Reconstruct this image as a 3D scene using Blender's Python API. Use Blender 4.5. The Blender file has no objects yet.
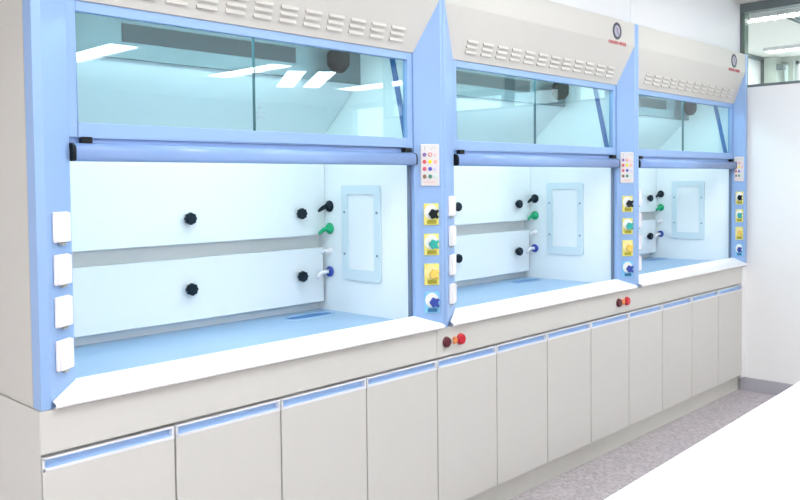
import bpy, bmesh, math, random
from mathutils import Vector, Matrix

random.seed(4)
SC = bpy.context.scene
COL = SC.collection

# ------------------------------------------------------------------ materials
def lin(h):
    h = h.lstrip('#')
    c = [int(h[i:i + 2], 16) / 255 for i in (0, 2, 4)]
    return tuple(v / 12.92 if v <= .04045 else ((v + .055) / 1.055) ** 2.4 for v in c) + (1,)

def mat(name, col, rough=.45, metal=0, spec=.5, vary=.03, scale=30, bump=0, coat=0):
    m = bpy.data.materials.new(name); m.use_nodes = True
    nt = m.node_tree; b = nt.nodes['Principled BSDF']
    b.inputs['Roughness'].default_value = rough
    b.inputs['Metallic'].default_value = metal
    b.inputs['Specular IOR Level'].default_value = spec
    b.inputs['Coat Weight'].default_value = coat
    c = lin(col)
    tc = nt.nodes.new('ShaderNodeTexCoord')
    nz = nt.nodes.new('ShaderNodeTexNoise'); nz.inputs['Scale'].default_value = scale
    nz.inputs['Detail'].default_value = 4
    nt.links.new(tc.outputs['Object'], nz.inputs['Vector'])
    mx = nt.nodes.new('ShaderNodeMix'); mx.data_type = 'RGBA'
    mx.inputs['A'].default_value = tuple(max(0, v * (1 - vary)) for v in c[:3]) + (1,)
    mx.inputs['B'].default_value = tuple(min(1, v * (1 + vary)) for v in c[:3]) + (1,)
    nt.links.new(nz.outputs['Fac'], mx.inputs['Factor'])
    nt.links.new(mx.outputs['Result'], b.inputs['Base Color'])
    if bump:
        bp = nt.nodes.new('ShaderNodeBump'); bp.inputs['Strength'].default_value = bump
        bp.inputs['Distance'].default_value = .001
        nt.links.new(nz.outputs['Fac'], bp.inputs['Height'])
        nt.links.new(bp.outputs['Normal'], b.inputs['Normal'])
    return m

def emit(name, col, strength):
    m = bpy.data.materials.new(name); m.use_nodes = True
    nt = m.node_tree; nt.nodes.clear()
    e = nt.nodes.new('ShaderNodeEmission'); o = nt.nodes.new('ShaderNodeOutputMaterial')
    e.inputs['Color'].default_value = lin(col); e.inputs['Strength'].default_value = strength
    nt.links.new(e.outputs[0], o.inputs['Surface'])
    return m

def glass(name, tint, f0=.045, gain=1.0):
    # thin clear sheet: tinted straight-through light plus a Schlick mirror term
    m = bpy.data.materials.new(name); m.use_nodes = True
    nt = m.node_tree; nt.nodes.clear()
    N, L = nt.nodes.new, nt.links.new
    o = N('ShaderNodeOutputMaterial'); t = N('ShaderNodeBsdfTransparent'); g = N('ShaderNodeBsdfGlossy')
    t.inputs['Color'].default_value = tint + (1,)
    g.inputs['Roughness'].default_value = .012
    lw = N('ShaderNodeLayerWeight'); lw.inputs['Blend'].default_value = .5
    p = N('ShaderNodeMath'); p.operation = 'POWER'; p.inputs[1].default_value = 5
    L(lw.outputs['Facing'], p.inputs[0])
    a = N('ShaderNodeMath'); a.operation = 'MULTIPLY_ADD'
    a.inputs[1].default_value = (1 - f0) * gain; a.inputs[2].default_value = f0 * gain
    L(p.outputs[0], a.inputs[0])
    mx = N('ShaderNodeMixShader'); L(a.outputs[0], mx.inputs[0])
    L(t.outputs[0], mx.inputs[1]); L(g.outputs[0], mx.inputs[2]); L(mx.outputs[0], o.inputs['Surface'])
    return m

def terrazzo():
    m = mat('terrazzo floor', '#aaa5ad', rough=.32, vary=.0)
    nt = m.node_tree; N, L = nt.nodes.new, nt.links.new
    b = nt.nodes['Principled BSDF']
    tc = N('ShaderNodeTexCoord')
    v = N('ShaderNodeTexVoronoi'); v.inputs['Scale'].default_value = 70
    n = N('ShaderNodeTexNoise'); n.inputs['Scale'].default_value = 9; n.inputs['Detail'].default_value = 6
    L(tc.outputs['Object'], v.inputs['Vector']); L(tc.outputs['Object'], n.inputs['Vector'])
    r = N('ShaderNodeValToRGB')
    r.color_ramp.elements[0].color = lin('#aaa2a6'); r.color_ramp.elements[0].position = .1
    r.color_ramp.elements[1].color = lin('#cdc5c8'); r.color_ramp.elements[1].position = .8
    L(v.outputs['Color'], r.inputs['Fac'])
    mx = N('ShaderNodeMix'); mx.data_type = 'RGBA'; mx.blend_type = 'MULTIPLY'; mx.inputs['Factor'].default_value = .35
    L(r.outputs['Color'], mx.inputs['A']); L(n.outputs['Color'], mx.inputs['B'])
    r2 = N('ShaderNodeValToRGB')
    r2.color_ramp.elements[0].color = (.72, .72, .74, 1); r2.color_ramp.elements[0].position = .3
    r2.color_ramp.elements[1].color = (1, .98, 1, 1); r2.color_ramp.elements[1].position = .7
    L(n.outputs['Fac'], r2.inputs['Fac']); L(r2.outputs['Color'], mx.inputs['B'])
    L(mx.outputs['Result'], b.inputs['Base Color'])
    return m

M = {
    'beige': mat('beige powder coat', '#c9c5be', rough=.5, vary=.015),
    'cabinet': mat('warm grey laminate', '#d0cdc7', rough=.45, vary=.015),
    'toe': mat('grey plinth laminate', '#e0dfd6', rough=.5),
    'blue': mat('pale blue powder coat', '#90b0dc', rough=.4, vary=.015),
    'blue2': mat('mid blue enamel', '#86a4d4', rough=.22, vary=.015),
    'blue_dark': mat('blue sealing profile', '#33619c', rough=.45),
    'liner': mat('white resin liner', '#eef2f2', rough=.35, vary=.01),
    'liner_side': mat('white resin side liner', '#eef2f2', rough=.4, vary=.01),
    'frame_cyan': mat('pale blue access frame', '#d3e2e6', rough=.45, vary=.01),
    'plenum': mat('plenum grey with painted shade', '#6c7a7e', rough=.7),  # grey darkened to stand in for the unlit top of the chamber
    'slot': mat('black slot', '#2d3236', rough=.7),
    'work': mat('light blue ceramic worktop', '#94b5d4', rough=.3, vary=.02),
    'sink': mat('blue drain cup', '#3f78b4', rough=.35),
    'sill': mat('white polypropylene sill', '#f6f5f4', rough=.35, vary=.008),
    'black': mat('black plastic', '#12161a', rough=.5, spec=.25),
    'matte': mat('matte black', '#0b0e0f', rough=.9, spec=.1),
    'navy': mat('black-blue knob plastic', '#0b1c28', rough=.5, spec=.25),
    'green': mat('green tap plastic', '#12a870', rough=.35),
    'teal': mat('teal knob plastic', '#27a99b', rough=.35),
    'wplastic': mat('white plastic', '#f4efee', rough=.4, vary=.01),
    'steel': mat('grey steel', '#8f9aa4', rough=.35, metal=.6),
    'track': mat('grey sash track', '#66738a', rough=.45),
    'alu': mat('white anodised trim', '#e6e6ea', rough=.35),
    'handle': mat('blue handle scoop', '#a6c6ee', rough=.3),
    'plate_y': mat('yellow plate', '#efe27a', rough=.45),
    'plate_w': mat('white plate face', '#f4f3ea', rough=.45),
    'plate_b': mat('cyan plate', '#7fc4e8', rough=.45),
    'label_o': mat('olive label', '#a8a02c', rough=.5),
    'label_b': mat('blue label', '#2e6f9c', rough=.5),
    'yellow': mat('yellow knob plastic', '#ecc95c', rough=.4),
    'blueknob': mat('royal blue knob plastic', '#32479e', rough=.35),
    'red': mat('red plastic', '#c81e30', rough=.3),
    'maroon': mat('maroon plastic', '#5c1a28', rough=.35),
    'orange': mat('orange lens', '#e58a4a', rough=.3),
    'grey': mat('grey plastic', '#a9aca0', rough=.4),
    'bulk': mat('light grey bulkhead panel', '#e8e8ea', rough=.42, vary=.02, scale=4),
    'wall': mat('white painted wall', '#f0efee', rough=.6, vary=.01, bump=.1, scale=60),
    'ceil': mat('white ceiling board', '#e4e1db', rough=.8, vary=.01),
    'dkframe': mat('dark grey window frame', '#6a7476', rough=.45),
    'greenedge': mat('green glass edge', '#7c9184', rough=.2),
    'base': mat('lilac grey vinyl base', '#b3b1ba', rough=.45),
    'bench': mat('white bench laminate', '#e9ecf2', rough=.4, vary=.006),
    'pier': mat('pale green-grey column', '#cdd6cd', rough=.6),
    'ductgrey': mat('grey grille', '#7d8888', rough=.5),
    'ink_red': mat('red print', '#cf666c', rough=.5),
    'ink_dark': mat('dark print', '#3c424e', rough=.45),
    'ink_grey': mat('lavender grey print', '#aaa4b6', rough=.45),
    'gl_sash': glass('tinted sash glass', (.82, .93, .928), f0=.07, gain=1.0),
    'gl_edge': mat('dark green glass edge', '#3f6f78', rough=.2),
    'gl_part': glass('clear partition glass', (.95, .985, .97), f0=.03, gain=.8),
    'gl_win': glass('clear window glass', (.97, .99, 1.0), f0=.03, gain=.8),
    'lamp': emit('lamp diffuser', '#f8fcff', 18),
    'lamp_far': emit('far lamp tubes', '#fbfffb', 16),
    'hoodlamp': emit('hood lamp tube', '#e4f9ff', 52),
}
FLOOR = terrazzo()
_pc = {}
def pcol(h):
    if h not in _pc: _pc[h] = mat('print ' + h, h, rough=.4)
    return _pc[h]

# ------------------------------------------------------------------ mesh builder
class MB:
    def __init__(s, mtx=None): s.v = []; s.f = []; s.m = mtx; s.smooth = []
    def add(s, vs, fs, smooth=False):
        o = len(s.v)
        s.v += [(s.m @ Vector(p)) if s.m else Vector(p) for p in vs]
        s.f += [tuple(i + o for i in f) for f in fs]; s.smooth += [smooth] * len(fs)
        return s
    def box(s, x0, x1, y0, y1, z0, z1):
        return s.add([(x, y, z) for z in (z0, z1) for y in (y0, y1) for x in (x0, x1)],
                     [(0, 2, 3, 1), (4, 5, 7, 6), (0, 1, 5, 4), (2, 6, 7, 3), (0, 4, 6, 2), (1, 3, 7, 5)])
    def loft(s, prof, smooth=False):
        # closed YZ profile of (y, z, x0, x1): a bar running along X
        n = len(prof)
        vs = [(p[2], p[0], p[1]) for p in prof] + [(p[3], p[0], p[1]) for p in prof]
        fs = [(i, (i + 1) % n, n + (i + 1) % n, n + i) for i in range(n)]
        return s.add(vs, [tuple(range(n - 1, -1, -1)), tuple(range(n, 2 * n))] + fs, smooth)
    def prism(s, poly, z0, z1):
        n = len(poly)
        vs = [(x, y, z0) for x, y in poly] + [(x, y, z1) for x, y in poly]
        return s.add(vs, [tuple(range(n - 1, -1, -1)), tuple(range(n, 2 * n))] +
                     [(i, (i + 1) % n, n + (i + 1) % n, n + i) for i in range(n)])
    def lathe(s, prof, c, axis, n=20, squash=None):
        # prof: (radius, distance along axis)
        a = Vector(axis).normalized(); t = Vector((0, 0, 1)) if abs(a.z) < .9 else Vector((1, 0, 0))
        u = a.cross(t).normalized(); w = a.cross(u)
        vs = []
        for r, h in prof:
            for k in range(n):
                q = 2 * math.pi * k / n
                rr = r * (squash(q) if squash else 1)
                vs.append(Vector(c) + a * h + u * rr * math.cos(q) + w * rr * math.sin(q))
        fs = []
        for i in range(len(prof) - 1):
            for k in range(n):
                fs.append((i * n + k, i * n + (k + 1) % n, (i + 1) * n + (k + 1) % n, (i + 1) * n + k))
        s.add(vs, fs, True)
        o = (len(prof) - 1) * n
        s.add([vs[k] for k in range(n)], [tuple(range(n - 1, -1, -1))])
        s.add([vs[o + k] for k in range(n)], [tuple(range(n))])
        return s
    def tube(s, pts, r, n=12):
        pts = [Vector(p) for p in pts]; vs = []
        rs = r if isinstance(r, (list, tuple)) else [r] * len(pts)
        for i, p in enumerate(pts):
            d = (pts[min(i + 1, len(pts) - 1)] - pts[max(i - 1, 0)]).normalized()
            t = Vector((0, 1, 0)) if abs(d.y) < .9 else Vector((1, 0, 0))
            u = d.cross(t).normalized(); w = d.cross(u)
            for k in range(n):
                q = 2 * math.pi * k / n
                vs.append(p + (u * math.cos(q) + w * math.sin(q)) * rs[i])
        fs = [(i * n + k, i * n + (k + 1) % n, (i + 1) * n + (k + 1) % n, (i + 1) * n + k)
              for i in range(len(pts) - 1) for k in range(n)]
        s.add(vs, fs, True)
        s.add([vs[k] for k in range(n)], [tuple(range(n - 1, -1, -1))])
        s.add(vs[-n:], [tuple(range(n))])
        return s
    def build(s, name, material, parent=None, bevel=0, segs=2):
        off = Vector((0, 0, 0)); p = parent
        while p is not None: off += p.location; p = p.parent
        me = bpy.data.meshes.new(name)
        me.from_pydata([tuple(v - off) for v in s.v], [], s.f)
        me.polygons.foreach_set('use_smooth', s.smooth)
        bm = bmesh.new(); bm.from_mesh(me)
        bmesh.ops.remove_doubles(bm, verts=bm.verts, dist=1e-6)
        bmesh.ops.recalc_face_normals(bm, faces=bm.faces)
        bm.to_mesh(me); bm.free()
        me.materials.append(material)
        o = bpy.data.objects.new(name, me); COL.objects.link(o); o.parent = parent
        if bevel:
            b = o.modifiers.new('edge', 'BEVEL'); b.width = bevel; b.segments = segs; b.limit_method = 'ANGLE'
            b.angle_limit = math.radians(40)
        return o

def tag(o, label=None, cat=None, group=None, kind=None):
    if label: o['label'] = label
    if cat: o['category'] = cat
    if group: o['group'] = group
    if kind: o['kind'] = kind
    return o

def thing(name, label, cat, loc, group=None):
    o = bpy.data.objects.new(name, None); COL.objects.link(o); o.location = loc
    o.empty_display_size = .1
    return tag(o, label, cat, group)

def struct(name, mb, m, label, cat, bevel=0):
    return tag(mb.build(name, m, None, bevel), label, cat, None, 'structure')

# ------------------------------------------------------------------ layout (metres; X along the hoods, Y into them)
EDGE = [.003, 1.652, 3.287, 4.878]                                     # hood boundaries
FLAT = [(.003, .03), (1.635, 1.668), (3.264, 3.31), (4.838, 4.878)]     # narrow front faces of the posts
OPEN = [(.13, 1.55), (1.80, 3.195), (3.42, 4.822)]                       # sash openings
INNER = [(.05, 1.575), (1.70, 3.207), (3.345, 4.845)]                    # faces of the inner side walls
EX = 4.9                                                                # end wall
SY = .07                                                                # depth of the sash plane
TOP, BEND, PB = 2.34, 2.217, 2.006
CEIL = 2.70

# ------------------------------------------------------------------ the setting
struct('floor', MB().box(-3.5, 7.75, -7.5, .9, -.05, 0), FLOOR, 'speckled lilac grey terrazzo floor', 'floor')
struct('ceiling', MB().box(-3.5, 7.75, -7.5, .95, CEIL, CEIL + .06), M['ceil'], 'white flat ceiling', 'ceiling')
struct('wall_back', MB().box(-3.5, EX, .86, .95, 0, CEIL), M['wall'], 'white wall behind the fume hoods', 'wall')
bk = MB()
xs = [-3.5, .2, 1.75, 3.33, EX]
for a, b in zip(xs, xs[1:]): bk.box(a + .002, b - .002, .06, .078, TOP + .004, CEIL)
bk.box(-3.5, EX, .078, .12, TOP + .004, CEIL)
struct('wall_bulkhead', bk, M['bulk'], 'light grey panelled bulkhead above the fume hoods', 'wall')
struct('wall_left', MB().box(-3.6, -3.5, -7.5, .95, 0, CEIL), M['wall'], 'white wall behind the camera side', 'wall')
struct('wall_front', MB().box(-3.5, 7.75, -7.6, -7.5, 0, CEIL), M['wall'], 'white wall opposite the fume hoods', 'wall')
struct('wall_right', MB().box(EX, EX + .1, -3.4, .86, 0, 2.118), M['wall'],
       'white partition wall at the end of the hood row', 'wall')
struct('baseboard_right', MB().box(EX - .012, EX, -3.4, .05, 0, .092), M['base'],
       'lilac grey vinyl baseboard along the white partition', 'baseboard', .002)
struct('trim_1', MB().box(4.816, EX, .012, .3, .10, .872), M['wall'], 'narrow white filler strip between last cabinet and partition', 'trim')
# glazed upper part of the partition
w = tag(bpy.data.objects.new('window_1', None), 'glazed upper part of the white partition with dark grey frame', 'window', None, 'structure')
COL.objects.link(w); w.location = (EX, 0, 2.118)
f = MB()
f.box(EX, EX + .1, -3.4, .12, 2.118, 2.136)
f.box(EX, EX + .1, -3.4, .12, 2.642, CEIL)
f.box(EX, EX + .1, .052, .12, 2.136, 2.642)
for y in (-1.9, -3.38): f.box(EX, EX + .1, y - .02, y + .02, 2.136, 2.642)
f.build('window_frame', M['dkframe'], w, .002)
MB().box(EX + .02, EX + .08, .034, .052, 2.136, 2.642).build('glazing_bead', M['greenedge'], w)
MB().box(EX + .045, EX + .053, -3.4, .034, 2.136, 2.642).build('pane', M['gl_part'], w)

# the corridor behind the partition
struct('wall_corridor', MB().box(EX + .1, 7.75, .9, .95, 0, CEIL), M['wall'], 'white corridor wall seen through the partition glass', 'wall')
struct('trim_2', MB().box(6.2, 7.70, .87, .9, 2.665, CEIL), M['dkframe'], 'dark grey rail along the top of the corridor wall', 'trim')
struct('trim_3', MB().box(7.60, 7.75, .872, .9, 0, 2.68), M['dkframe'], 'dark grey corner post in the corridor', 'trim')
fw = MB(); FX = 7.75
fw.box(FX, FX + .2, .752, .95, 0, CEIL); fw.box(FX, FX + .2, -7.6, .752, 0, .9); fw.box(FX, FX + .2, -7.6, .752, 2.66, CEIL)
for a, b in ((.635, .69), (-1.2, -1.0), (-3.2, -3.0), (-5.2, -5.0), (-7.6, -7.0)): fw.box(FX, FX + .2, a, b, .9, 2.66)
struct('wall_far', fw, M['pier'], 'pale wall with tall bright windows at the far end', 'wall')
struct('trim_4', MB().box(7.60, FX, .752, .868, 0, CEIL), M['pier'], 'pale green-grey column at the far end of the corridor', 'trim')
for i, (a, b) in enumerate(((.69, .752), (-1.0, .635), (-3.0, -1.2), (-5.0, -3.2), (-7.0, -5.2))):
    wn = tag(bpy.data.objects.new('window_%d' % (i + 2), None), None, 'window', None, 'structure')
    wn['label'] = ('narrow bright window beside the pale column', 'wide bright window to the right of the narrow one',
                   'bright window beyond the right edge of view', 'bright window further along the far wall',
                   'last bright window along the far wall')[i]
    COL.objects.link(wn); wn.location = (FX, (a + b) / 2, .9)
    fr = MB(); t = .008 if i == 0 else .03
    fr.box(FX + .06, FX + .1, a, a + t, .9, 2.66); fr.box(FX + .06, FX + .1, b - t, b, .9, 2.66)
    fr.box(FX + .06, FX + .1, a, b, .9, .93); fr.box(FX + .06, FX + .1, a, b, 2.63, 2.66)
    if i: fr.box(FX + .06, FX + .1, (a + b) / 2 - .02, (a + b) / 2 + .02, .9, 2.66)
    fr.build('window_frame', M['alu'], wn)
    MB().box(FX + .075, FX + .081, a + t, b - t, .93, 2.63).build('pane', M['gl_win'], wn)
tag(MB().box(7.60, 7.68, .684, .7515, 2.565, 2.622).build('mounted_box', M['ductgrey'], None, .006),
    'small grey-green box fixed high beside the far column', 'box')

# ------------------------------------------------------------------ ceiling lights
def ceiling_light(x0, x1, y0, y1, label, group=None, far=False, louvre=0, drop=.016):
    z = CEIL
    t = thing('ceiling_light', label, 'ceiling light', ((x0 + x1) / 2, (y0 + y1) / 2, z), group)
    fr = MB(); e = .02
    fr.box(x0, x1, y0, y0 + e, z - .03, z); fr.box(x0, x1, y1 - e, y1, z - .03, z)
    fr.box(x0, x0 + e, y0 + e, y1 - e, z - .03, z); fr.box(x1 - e, x1, y0 + e, y1 - e, z - .03, z)
    fr.build('frame', M['alu'], t)
    MB().box(x0 + e, x1 - e, y0 + e, y1 - e, z - drop, z - .006).build('diffuser', M['lamp_far'] if far else M['lamp'], t)
    if louvre:
        lv = MB()
        for k in range(louvre):
            y = y0 + e + (y1 - y0 - 2 * e) * (k + .5) / louvre
            lv.box(x0 + e, x1 - e, y - .006, y + .006, z - .040, z - .018)
        lv.build('louvre', M['alu'], t)
    return t
G1 = 'lights in the row above the hoods'
for i, x in enumerate((-2.9, -1.45, .25, 1.95, 3.62)):  # two leftmost are unseen fill lights, added to brighten the left side panel
    ceiling_light(x - .15, x + .15, -1.8, -.6, ('added white ceiling fill light at the left end of the front row', 'added white ceiling fill light left of the hoods', 'flat white ceiling light above the left hood', 'flat white ceiling light above the middle hood',
                  'flat white ceiling light above the right hood')[i], G1, drop=.06)
G2 = 'lights in the row far behind the camera'
for i, x in enumerate((-.8, .9, 2.55, 4.25)):  # leftmost is an unseen light added to fill from the left
    ceiling_light(x - .17, x + .17, -5.4, -4.1, ('added white ceiling fill light farthest left in the back row', 'white ceiling light reflected left of the left hood sash', 'white ceiling light mirrored at the left end of the left hood sash',
                  'white ceiling light mirrored in the middle of the left hood sash')[i], G2)
for i, x in enumerate((-2.2, -.6)):  # both unseen, added as extra fill on the left hood side
    ceiling_light(x - .17, x + .17, -3.6, -2.4, ('added white ceiling fill light behind the camera to the left', 'added white ceiling fill light directly behind the camera')[i], G2)
ceiling_light(5.98, 6.42, -5.4, -4.1, 'white ceiling light mirrored at the right end of the left hood sash', G2)
t = ceiling_light(5.40, 5.65, -6.2, -4.65, 'left of two angled square lights mirrored near the middle of the left hood sash', 'angled lights beyond the partition')
t.location = (5.02, -5.0, CEIL); t.rotation_euler.z = math.radians(33)
t = ceiling_light(5.72, 5.97, -6.2, -4.65, 'right of two angled square lights mirrored near the middle of the left hood sash', 'angled lights beyond the partition')
t.location = (5.29, -4.825, CEIL); t.rotation_euler.z = math.radians(33)
ceiling_light(5.32, 5.50, -1.5, .42, 'louvred strip light just behind the partition glass', 'strip lights beyond the partition', True, 28)
ceiling_light(7.0, 7.18, -1.2, .66, 'farther strip light low in the partition glass near the windows', 'strip lights beyond the partition', True, 0)
t = thing('ceiling_vent', 'dark grey ceiling grille beside the louvred strip light', 'vent', (5.9, -.35, CEIL))
v = MB(); v.box(5.56, 6.3, -.75, -.74, CEIL - .02, CEIL); v.box(5.56, 6.3, -.03, -.02, CEIL - .02, CEIL)
v.box(5.56, 5.57, -.74, -.03, CEIL - .02, CEIL); v.box(6.29, 6.3, -.74, -.03, CEIL - .02, CEIL); v.build('frame', M['ductgrey'], t)
v = MB()
for k in range(17): v.box(5.57, 6.29, -.735 + k * .042, -.715 + k * .042, CEIL - .016, CEIL - .002)
v.build('slats', M['ductgrey'], t)

# ------------------------------------------------------------------ base cabinets
def base_cabinet(k, label):
    x0, x1 = 1.6 * k, 1.6 * (k + 1)
    t = thing('base_cabinet', label, 'cabinet', ((x0 + x1) / 2, .35, 0), 'base cabinets under the fume hoods')
    MB().box(x0 + .001, x1 - .001, .024, .80, .128, .882).build('body', M['cabinet'], t)
    MB().box(x0 + .001, x1 - .001, .0, .024, .767, .8832).build('fascia', M['cabinet'], t, .0012)
    MB().box(x0, x1 if k < 2 else EX - .013, .06, .08, 0, .128).build('toe_kick', M['toe'], t)
    if k == 0: MB().box(x0 - .001, x0 + .001, .003, .80, 0, .8832).build('side_panel', M['cabinet'], t)
    for j in range(4):
        a, b = x0 + .4 * j + .003, x0 + .4 * (j + 1) - .003
        d = MB().box(a, b, 0, .02, .131, .7205).build('door', M['cabinet'], t, .0012)
        sc = MB()
        sc.loft([(.002, .7275, a + .007, b - .007), (.010, .729, a + .007, b - .007), (.0165, .7335, a + .007, b - .007), (.0185, .741, a + .007, b - .007),
                 (.0185, .752, a + .007, b - .007), (.022, .752, a + .007, b - .007), (.022, .7205, a + .007, b - .007), (.002, .7205, a + .007, b - .007)])
        sc.build('handle', M['handle'], d)
        tr = MB()
        tr.box(a, b, -.001, .003, .7205, .7285); tr.box(a, b, -.001, .022, .7515, .757)
        tr.box(a, a + .007, -.001, .022, .7205, .757); tr.box(b - .007, b, -.001, .022, .7205, .757)
        tr.build('handle_trim', M['alu'], d, .0008)
    def button(x, m, r, h, name='push_button'):
        o = MB().lathe([(r * 1.15, 0), (r * 1.15, .004), (r * .8, .006), (r * .8, h * .5), (r, h * .55), (r, h * .9), (r * .8, h)],
                       (x, 0, .8245), (0, -1, 0), 18).build(name, m, t)
    if k == 1:
        button(1.657, M['maroon'], .020, .013); button(1.686, M['grey'], .008, .008, 'pilot_light')
        button(1.709, M['orange'], .013, .010, 'pilot_light'); button(1.748, M['red'], .021, .016)
        button(3.084, M['maroon'], .021, .013); button(3.128, M['orange'], .014, .010, 'pilot_light'); button(3.170, M['red'], .021, .016)
    return t
base_cabinet(0, 'warm grey four door base cabinet under the left hood')
base_cabinet(1, 'warm grey four door base cabinet with red buttons under the middle hood')
base_cabinet(2, 'warm grey four door base cabinet under the right hood next to the partition')

# ------------------------------------------------------------------ fume hoods
def chamfer(p, q, flip):
    # frame on a slanted post face: local x runs from the front edge inwards, y out of the face, z up
    u = Vector((q[0] - p[0], q[1] - p[1], 0)); L = u.length; u.normalize()
    n = Vector((u.y, -u.x, 0))
    if n.y > 0: n = -n
    k = math.sqrt(L / .1304)
    m = Matrix(((u.x * k, n.x, 0, p[0]), (u.y * k, n.y, 0, p[1]), (0, 0, 1, 0), (0, 0, 0, 1)))
    return m, L

def fume_hood(k, label):
    x0, x1 = EDGE[k], EDGE[k + 1]
    fl, fr = FLAT[k][1], FLAT[k + 1][0]
    ol, orr = OPEN[k]; il, ir = INNER[k]
    t = thing('fume_hood', label, 'fume hood', ((x0 + x1) / 2, .4, .8842), 'fume hoods in a row')
    g = .0008
    # shell
    back = [(x0 + .008, SY + .03), (x0 + .008, .052), (x0 + g, .052)] if k == 0 else [(x0 + g, SY + .03)]
    MB().prism([(x0 + g, 0), (fl, 0), (ol, SY), (ol, SY + .03)] + back, .8842, TOP).build('post', M['blue'], t, .002)
    MB().prism([(x1 - g, 0), (x1 - g, SY + .03), (orr, SY + .03), (orr, SY), (fr, 0)], .8842, TOP).build('post', M['blue'], t, .002)
    if k == 0:
        MB().box(x0 + .001, x0 + .02, SY + .03, .215, .8842, TOP).box(x0 + .001, x0 + .008, .053, SY + .03, .8842, TOP).build('side_panel', M['beige'], t)
        MB().box(x0 + .004, x0 + .02, .222, .80, .8842, TOP).build('rear_side_panel', M['beige'], t)
    MB().box(x0 + .02, x1 - g, SY + .03, .80, TOP - .03, TOP).build('roof', M['beige'], t)
    # louvred front panel: sloped foot, upright head
    d = .012; yb = SY + .004
    MB().loft([(SY, PB, ol, orr), (0, BEND, fl, fr), (0, TOP, fl, fr), (d + .02, TOP, fl, fr), (d + .02, BEND + .01, fl, fr), (SY + .02, PB, ol, orr)]
              ).build('front_panel', M['beige'], t, .0015)
    fp = t.children[-1]
    fp = [o for o in t.children if o.name.startswith('front_panel')][0]
    ang = math.atan2(BEND - PB, SY)
    sl = Vector((0, -SY, BEND - PB)).normalized(); nn = Vector((0, -(BEND - PB), -SY)).normalized()
    gx = (.217, 1.866, 3.482)[k]
    for i in range(12):
        xa = gx + i * .1075
        lv = MB()
        for zc in (2.044, 2.066, 2.088):
            P = Vector((0, SY - (zc - PB) * SY / (BEND - PB), zc))
            pr = []
            for s_, h_ in ((-.0062, -.001), (-.0062, .0075), (-.003, .0075), (.0065, .0005), (.0065, -.001)):
                q = P + sl * s_ + nn * h_
                pr.append((q.y, q.z, xa, xa + .074))
            lv.loft(pr)
        lv.build('vent_louvre', M['beige'], fp)
    # emblem and its line of red lettering (too small in the photo to read)
    ex = (1.44, 3.073, 4.641)[k]
    em = MB().lathe([(.045, 0), (.045, .002), (.030, .0025), (.030, .0005)], (ex, 0, 2.276), (0, -1, 0), 36).build('emblem', M['ink_dark'], fp)
    e2 = MB().lathe([(.031, .0), (.031, .0018)], (ex, 0, 2.276), (0, -1, 0), 30)
    e2.build('emblem_face', M['ink_grey'], fp)
    gl = MB()
    gl.tube([(ex - .012, -.003, 2.292), (ex + .002, -.003, 2.288), (ex - .006, -.003, 2.276), (ex + .008, -.003, 2.266), (ex + .012, -.003, 2.256)], .0022, 6)
    gl.build('emblem_mark', pcol('#85818f'), fp)
    tx = MB(); x = ex - .088
    for i, wd in enumerate((.018, .016, .018, .016, .018, .010, .014, .016, .016, .016)):
        if i == 5: tx.box(x, x + wd, -.002, 0, 2.211, 2.216)
        else:
            tx.box(x, x + .003, -.002, 0, 2.2055, 2.2215); tx.box(x + wd - .007, x + wd - .004, -.002, 0, 2.2035, 2.2235)
            tx.box(x, x + wd - .004, -.002, 0, 2.2185 if i % 2 else 2.212, 2.2215 if i % 2 else 2.215)
        x += wd + .003
    tx.build('lettering', M['ink_red'], fp)
    # chamber
    MB().box(il - .02, il, SY + .03, .74, .886, 2.07).build('liner_wall', M['liner_side'], t)
    MB().box(ir, ir + .02, SY + .03, .74, .886, 2.07).build('liner_wall', M['liner_side'], t)
    MB().box(il, ir, .70, .74, .886, 2.07).build('back_wall', M['liner'], t)
    MB().box(il, ir, SY + .035, .70, 2.045, 2.07).build('chamber_ceiling', M['plenum'], t)
    lo = MB().box(il + .012, ir - .016, .65, .664, .946, 1.192).build('baffle_panel', M['liner'], t, .001)
    a, b = il + .004, ir - .004
    up = MB().loft([(.65, 1.251, a, b), (.65, 1.70, a, b), (.42, 1.912, a, b), (.43, 1.925, a, b), (.664, 1.712, a, b), (.664, 1.251, a, b)]
                   ).build('baffle_panel', M['liner'], t, .001)
    pl = MB().box(il, ir, .405, .42, 1.912, 2.045).build('exhaust_plenum', M['plenum'], t)
    MB().box(il + .42, ir - .36, .402, .405, 1.968, 2.03).build('exhaust_slot', M['slot'], pl)
    lamp_c = (il + ir) / 2 + .54
    lf = MB().lathe([(.020, -.0), (.030, .008), (.046, .03), (.046, .075), (.034, .09), (.034, .112)], (lamp_c, .30, 1.933), (0, 0, 1), 8)
    lf.build('exhaust_sensor', M['matte'], t)
    MB().box(il + .15, ir - .15, .125, .165, 2.022, 2.045).build('lamp_housing', M['alu'], t)
    hl = [o for o in t.children if o.name.startswith('lamp_housing')][0]
    MB().tube([(il + .17, .145, 2.014), (ir - .17, .145, 2.014)], .011, 12).build('lamp_tube', M['hoodlamp'], hl)
    xm = (il + ir) / 2 + .046
    for dx in (-.562, 0, .562):
        for pan, z in ((up, 1.351), (lo, 1.072)):
            kb = MB().lathe([(.012, 0), (.012, .012), (.023, .013), (.023, .030), (.019, .034)], (xm + dx, .65, z), (0, -1, 0), 32,
                            lambda q: 1 + .07 * math.cos(8 * q))
            kb.build('baffle_knob', M['navy'], pan)
    # worktop, drain cup, sill
    MB().box(il, ir, SY + .015, .70, .886, .905).build('worktop', M['work'], t)
    wt = [o for o in t.children if o.name.startswith('worktop')][0]
    cx, cy = ir - .178, .563
    rim = MB(); n = 40
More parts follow.
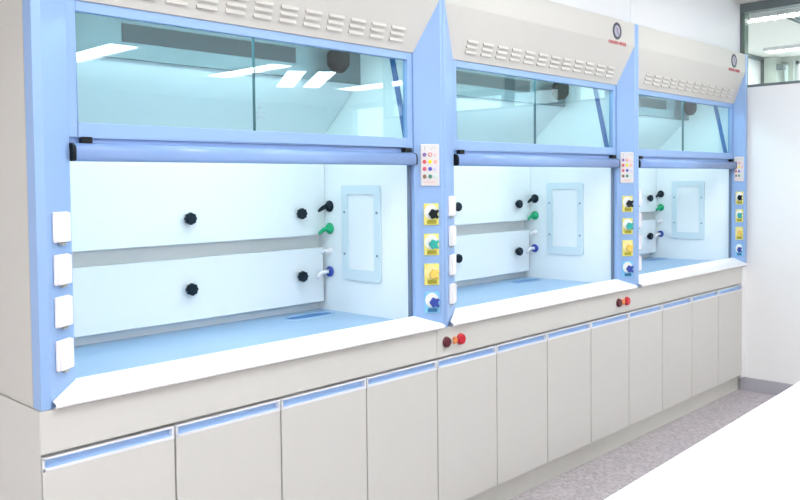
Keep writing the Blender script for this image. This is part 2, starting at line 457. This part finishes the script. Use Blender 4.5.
    def ring(rx, ry, z): return [(cx + rx * math.copysign(abs(math.cos(2 * math.pi * i / n)) ** .7, math.cos(2 * math.pi * i / n)),
                                  cy + ry * math.copysign(abs(math.sin(2 * math.pi * i / n)) ** .7, math.sin(2 * math.pi * i / n)), z) for i in range(n)]
    R = [ring(.135, .058, .905), ring(.133, .056, .9085), ring(.119, .043, .9085), ring(.117, .041, .9056)]
    vs = sum(R, []); fs = [(i * n + j, i * n + (j + 1) % n, (i + 1) * n + (j + 1) % n, (i + 1) * n + j) for i in range(3) for j in range(n)]
    rim.add(vs, fs, True); rim.build('drain_rim', M['work'], wt)
    dr = MB(); dr.add(ring(.118, .042, .9058), [tuple(range(n))]); dr.build('drain_cup', M['sink'], wt)
    sl0, sr0 = fl + .006, fr - .003
    if k == 1: sl0 = fl + .016
    MB().loft([(-.018, .888, sl0, sr0), (-.021, .894, sl0, sr0), (-.016, .9, sl0, sr0), (0, .905, sl0, sr0), (SY, .937, ol + .002, orr - .002),
               (SY + .016, .936, ol + .002, orr - .002), (SY + .016, .887, ol + .002, orr - .002), (0, .8868, sl0, sr0)]).build('sill', M['sill'], t, .001)
    # sash
    MB().box(ol + .001, ol + .029, .076, .100, 1.622, PB + .002).box(orr - .029, orr - .001, .076, .100, 1.622, PB + .002)\
        .box(ol + .029, orr - .029, .076, .100, 1.976, PB + .002).box(ol + .029, orr - .029, .076, .100, 1.622, 1.663).build('sash_frame', M['blue'], t, .002)
    MB().box(ol + .001, orr - .001, .084, .100, 1.566, 1.622).build('sash_rail', M['blue2'], t)
    gm = (ol + orr) / 2 - .065
    sf = [o for o in t.children if o.name.startswith('sash_frame')][0]
    MB().box(ol + .029, gm + .0, .083, .087, 1.663, 1.976).build('glass_pane', M['gl_sash'], sf)
    MB().box(gm + .0035, orr - .029, .090, .094, 1.663, 1.976).build('glass_pane', M['gl_sash'], sf)
    MB().box(gm + .0, gm + .0035, .083, .094, 1.663, 1.976).build('glass_edge', M['gl_edge'], sf)
    if k == 0:
        dt = MB()
        for dx, dz in ((0, 0), (.014, .004), (.028, 0), (.002, .018), (.030, .017), (.014, .034), (.008, .036)):
            dt.box(gm + .012 + dx, gm + .0165 + dx, .0892, .0899, 1.706 + dz, 1.710 + dz)
        dt.build('printed_dots', M['ink_grey'], sf)
    pr = [(.084, 1.553), (.058, 1.553), (.051, 1.5555), (.048, 1.561), (.0475, 1.570), (.0475, 1.583), (.049, 1.591), (.053, 1.598), (.060, 1.6025), (.070, 1.604), (.084, 1.604)]
    MB().loft([(y, z, ol + .010, orr - .010) for y, z in pr], True).build('sash_handle', M['blue2'], t)
    hd = [o for o in t.children if o.name.startswith('sash_handle')][0]
    hd.data.polygons.foreach_set('use_smooth', [len(p.vertices) == 4 for p in hd.data.polygons])
    MB().loft([(y, z, ol + .002, ol + .010) for y, z in pr]).build('end_cap', M['black'], hd)
    MB().loft([(y, z, orr - .010, orr - .002) for y, z in pr]).build('end_cap', M['black'], hd)
    for xa, xb in ((ol + .034, ol + .064), (orr - .060, orr - .020)):
        MB().box(xa, xb, .062, .084, 1.6045, 1.622).build('sash_stop', M['black'], t, .001)
    MB().box(orr - .012, orr - .001, .086, .100, .93, 1.566).build('sash_track', M['track'], t)
    # slanted seal between chamber wall and sash
    sp = MB().loft([(.232, 2.045, ir - .005, ir), (.205, 2.045, ir - .005, ir), (.112, 1.62, ir - .005, ir), (.139, 1.62, ir - .005, ir)])
    sp.build('seal_strip', M['blue_dark'], t)
    MB().box(ir - .004, ir, .101, .118, 1.60, 2.045).build('guide_channel', M['slot'], t)
    # access window in the right liner wall
    def rbox(y0, y1, z0, z1, r):
        pts = []
        for cy_, cz_, q0 in ((y1 - r, z1 - r, 0), (y0 + r, z1 - r, 90), (y0 + r, z0 + r, 180), (y1 - r, z0 + r, 270)):
            for j in range(5):
                q = math.radians(q0 + j * 22.5); pts.append((cy_ + r * math.cos(q), cz_ + r * math.sin(q)))
        return pts
    lw = [o for o in t.children if o.name.startswith('liner_wall')][1]
    o_, i_ = rbox(.285, .53, 1.055, 1.474, .014), rbox(.325, .49, 1.103, 1.436, .006)
    n = len(o_); fb = MB()
    vs = [(ir, *p) for p in o_] + [(ir - .010, *p) for p in o_] + [(ir - .010, *p) for p in i_] + [(ir - .002, *p) for p in i_]
    fb.add(vs, [(i * n + j, i * n + (j + 1) % n, (i + 1) * n + (j + 1) % n, (i + 1) * n + j) for i in range(3) for j in range(n)])
    fb.build('access_frame', M['frame_cyan'], lw)
    MB().box(ir - .003, ir - .0005, .323, .492, 1.10, 1.438).build('access_panel', M['liner'], lw)
    for y in (.305, .51):
        for z in (1.17, 1.355):
            MB().lathe([(.006, .01), (.006, .013), (.003, .014)], (ir, y, z), (-1, 0, 0), 10).build('screw', M['steel'], lw)
    # service taps
    def tap(z, kind, y=.618):
        tp = MB()
        if kind == 'cup':
            tp.lathe([(.019, 0), (.024, .003), (.024, .010), (.015, .013)], (ir, y, z), (-1, 0, 0), 24)
            o = tp.build('tap', M['blueknob'], lw)
            MB().tube([(ir - .015, y, z), (ir - .045, y + .004, z), (ir - .062, y + .008, z - .010), (ir - .070, y + .010, z - .028)], [.010, .009, .009, .007]).build('tap_spout', M['wplastic'], lw)
        elif kind == 'white':
            tp.lathe([(.016, 0), (.016, .010), (.009, .014), (.009, .03)], (ir, y, z), (-1, 0, 0), 18)
            tp.tube([(ir - .028, y, z), (ir - .035, y + .003, z + .003), (ir - .050, y + .004, z - .012)], [.008, .008, .005]).build('tap', M['wplastic'], lw)
        else:
            tp.lathe([(.026, 0), (.026, .006), (.018, .012), (.011, .026)], (ir, y, z), (-1, 0, 0), 24)
            tp.tube([(ir - .022, y, z), (ir - .038, y + .003, z - .006), (ir - .052, y + .006, z - .015), (ir - .062, y + .008, z - .022)], [.011, .010, .008, .005])
            tp.build('tap', kind, lw)
    tap(1.380, M['navy']); tap(1.279, M['green']); tap(1.178, 'white'); tap(1.083, 'cup')
    # right post: control panel and four service valves
    m, L = chamfer((fr, 0), (orr, SY), True)
    cp = MB(m).box(.008, .092, 0, .007, 1.468, 1.638).build('control_panel', pcol('#dcd6d5'), t, .004)
    cols = (('#8a6aa6', '#dc5a50', '#ecccd0'), ('#d45a5a', '#f0dc24', '#f0b4a4'), ('#cc5c6c', '#5350b4', '#cfcde4'), ('#86664e', '#3c8068', '#cfe0d6'))
    W, H = .084, .170
    for r in range(4):
        for c in range(3):
            s_ = .092 - W * (.205, .505, .79)[c]; z = 1.638 - H * (.25, .42, .59, .77)[r]
            b = MB(m).lathe([(.0085, .006), (.0085, .009), (.007, .010)], (s_, 0, z), (0, 1, 0), 16).build('button', pcol(cols[r][c]), cp)
            if (r, c) == (0, 1): MB(m).lathe([(.0045, .009), (.0045, .0105)], (s_, 0, z), (0, 1, 0), 12).build('button_centre', M['wplastic'], cp)
    pt = MB(m)
    pt.add([(.05, .0075, 1.618), (.03, .0075, 1.628), (.03, .0075, 1.6255), (.05, .0075, 1.6155)], [(0, 1, 2, 3)])
    pt.add([(.03, .0075, 1.628), (.018, .0075, 1.618), (.018, .0075, 1.6155), (.03, .0075, 1.6255)], [(0, 1, 2, 3)])
    pt.box(.072, .076, .007, .0076, 1.612, 1.630)
    pt.build('printed_line', pcol('#b6bcae'), cp)
    MB(m).box(.025, .078, .007, .0076, 1.481, 1.4865).build('printed_text', pcol('#e6bfb4'), cp)
    kinds = (('plate_y', M['black'], 'label_o'), ('plate_y', M['teal'], 'label_o'), ('plate_y', M['yellow'], 'label_o'), ('plate_b', M['blueknob'], 'label_b'))
    for i, zc in enumerate((1.353, 1.230, 1.108, .993)):
        pm, km, lm = kinds[i]
        vp = MB(m).box(.013, .080, 0, .006, zc - .044, zc + .044).build('valve_plate', M[pm], t, .003)
        MB(m).lathe([(.030, .006), (.030, .008)], (.047, 0, zc + .010), (0, 1, 0), 24).build('plate_face', M['plate_w'] if i != 2 else pcol('#f3e3a0'), vp)
        MB(m).box(.024, .066, .006, .0075, zc - .039, zc - .024).build('plate_label', M[lm], vp)
        kn = MB(m)
        kn.lathe([(.014, .006), (.014, .016), (.019, .017), (.019, .030), (.015, .034)], (.040, 0, zc + .002), (0, 1, 0), 24, lambda q: 1 + .10 * math.cos(5 * q))
        kn.tube([(.040, .025, zc + .002), (.018, .030, zc + .016)], [.008, .006]); kn.tube([(.040, .025, zc + .002), (.020, .030, zc - .014)], [.008, .006])
        kn.build('valve_knob', km, vp)
    # left post: four sockets with flap covers
    m, L = chamfer((fl, 0), (ol, SY), False)
    for zc in ((1.371, 1.255, 1.140, 1.021) if k == 0 else (1.383, 1.259, 1.137, 1.016)):
        sb = MB(m).box(.026, .095, 0, .012, zc - .042, zc + .042).build('socket', M['wplastic'], t, .004)
        MB(m).box(.029, .092, .012, .019, zc - .040, zc + .040).build('socket_cover', M['wplastic'], sb, .004, 3)
        MB(m).box(.055, .079, .002, .011, zc - .049, zc - .042).build('socket_latch', M['grey'], sb, .001)
    return t
fume_hood(0, 'blue and beige fume hood at the left end of the row, nearest')
fume_hood(1, 'blue and beige fume hood in the middle of the row')
fume_hood(2, 'blue and beige fume hood at the far right, against the white partition')

# ------------------------------------------------------------------ island bench in the foreground
t = thing('laboratory_bench', 'plain white island bench top across the lower right foreground', 'bench', (1.6, -2.0, 0))
rz = math.radians(1.5)
mm = Matrix.Translation((.425, -1.427, 0)) @ Matrix.Rotation(rz, 4, 'Z')
MB(mm).box(-.35, 3.2, -1.15, 0, .87, .90).build('benchtop', M['bench'], t, .003)
MB(mm).box(-.30, 3.15, -1.10, -.06, .10, .87).build('body', M['cabinet'], t)
MB(mm).box(-.28, 3.13, -1.06, -.10, 0, .10).build('toe_kick', M['toe'], t)

# ------------------------------------------------------------------ daylight beyond the far windows
wd = bpy.data.worlds.new('daylight'); SC.world = wd; wd.use_nodes = True
bg = wd.node_tree.nodes['Background']; bg.inputs['Color'].default_value = (.86, .94, 1, 1); bg.inputs['Strength'].default_value = 3.2

# ------------------------------------------------------------------ camera
F_PX, PX, PY = 815.956, 400.0, 213.01
yaw, pitch, roll = .764, .0364, -.0111
loc = Vector((-.8844, -2.1800, 1.4806))
f = Vector((math.cos(yaw) * math.cos(pitch), math.sin(yaw) * math.cos(pitch), -math.sin(pitch)))
r = Vector((math.sin(yaw), -math.cos(yaw), 0)); u = r.cross(f)
c, s = math.cos(roll), math.sin(roll)
R_, U_ = c * r + s * u, -s * r + c * u
cam = bpy.data.cameras.new('camera'); co = bpy.data.objects.new('camera', cam); COL.objects.link(co)
co.matrix_world = Matrix(((R_.x, U_.x, -f.x, loc.x), (R_.y, U_.y, -f.y, loc.y), (R_.z, U_.z, -f.z, loc.z), (0, 0, 0, 1)))
cam.sensor_fit = 'HORIZONTAL'; cam.sensor_width = 36; cam.lens = 36 * F_PX / 800
cam.shift_x = 0; cam.shift_y = (PY - 250) / 800
cam.clip_start = .02
SC.camera = co

SC.view_settings.view_transform = 'Standard'; SC.view_settings.look = 'None'
SC.view_settings.gamma = 1; SC.view_settings.exposure = 0.26; SC.view_settings.use_curve_mapping = False
SC.cycles.use_denoising = True
SC.cycles.max_bounces = 10; SC.cycles.diffuse_bounces = 5; SC.cycles.transparent_max_bounces = 16
SC.cycles.caustics_reflective = False; SC.cycles.caustics_refractive = False
SC.cycles.sample_clamp_indirect = 6
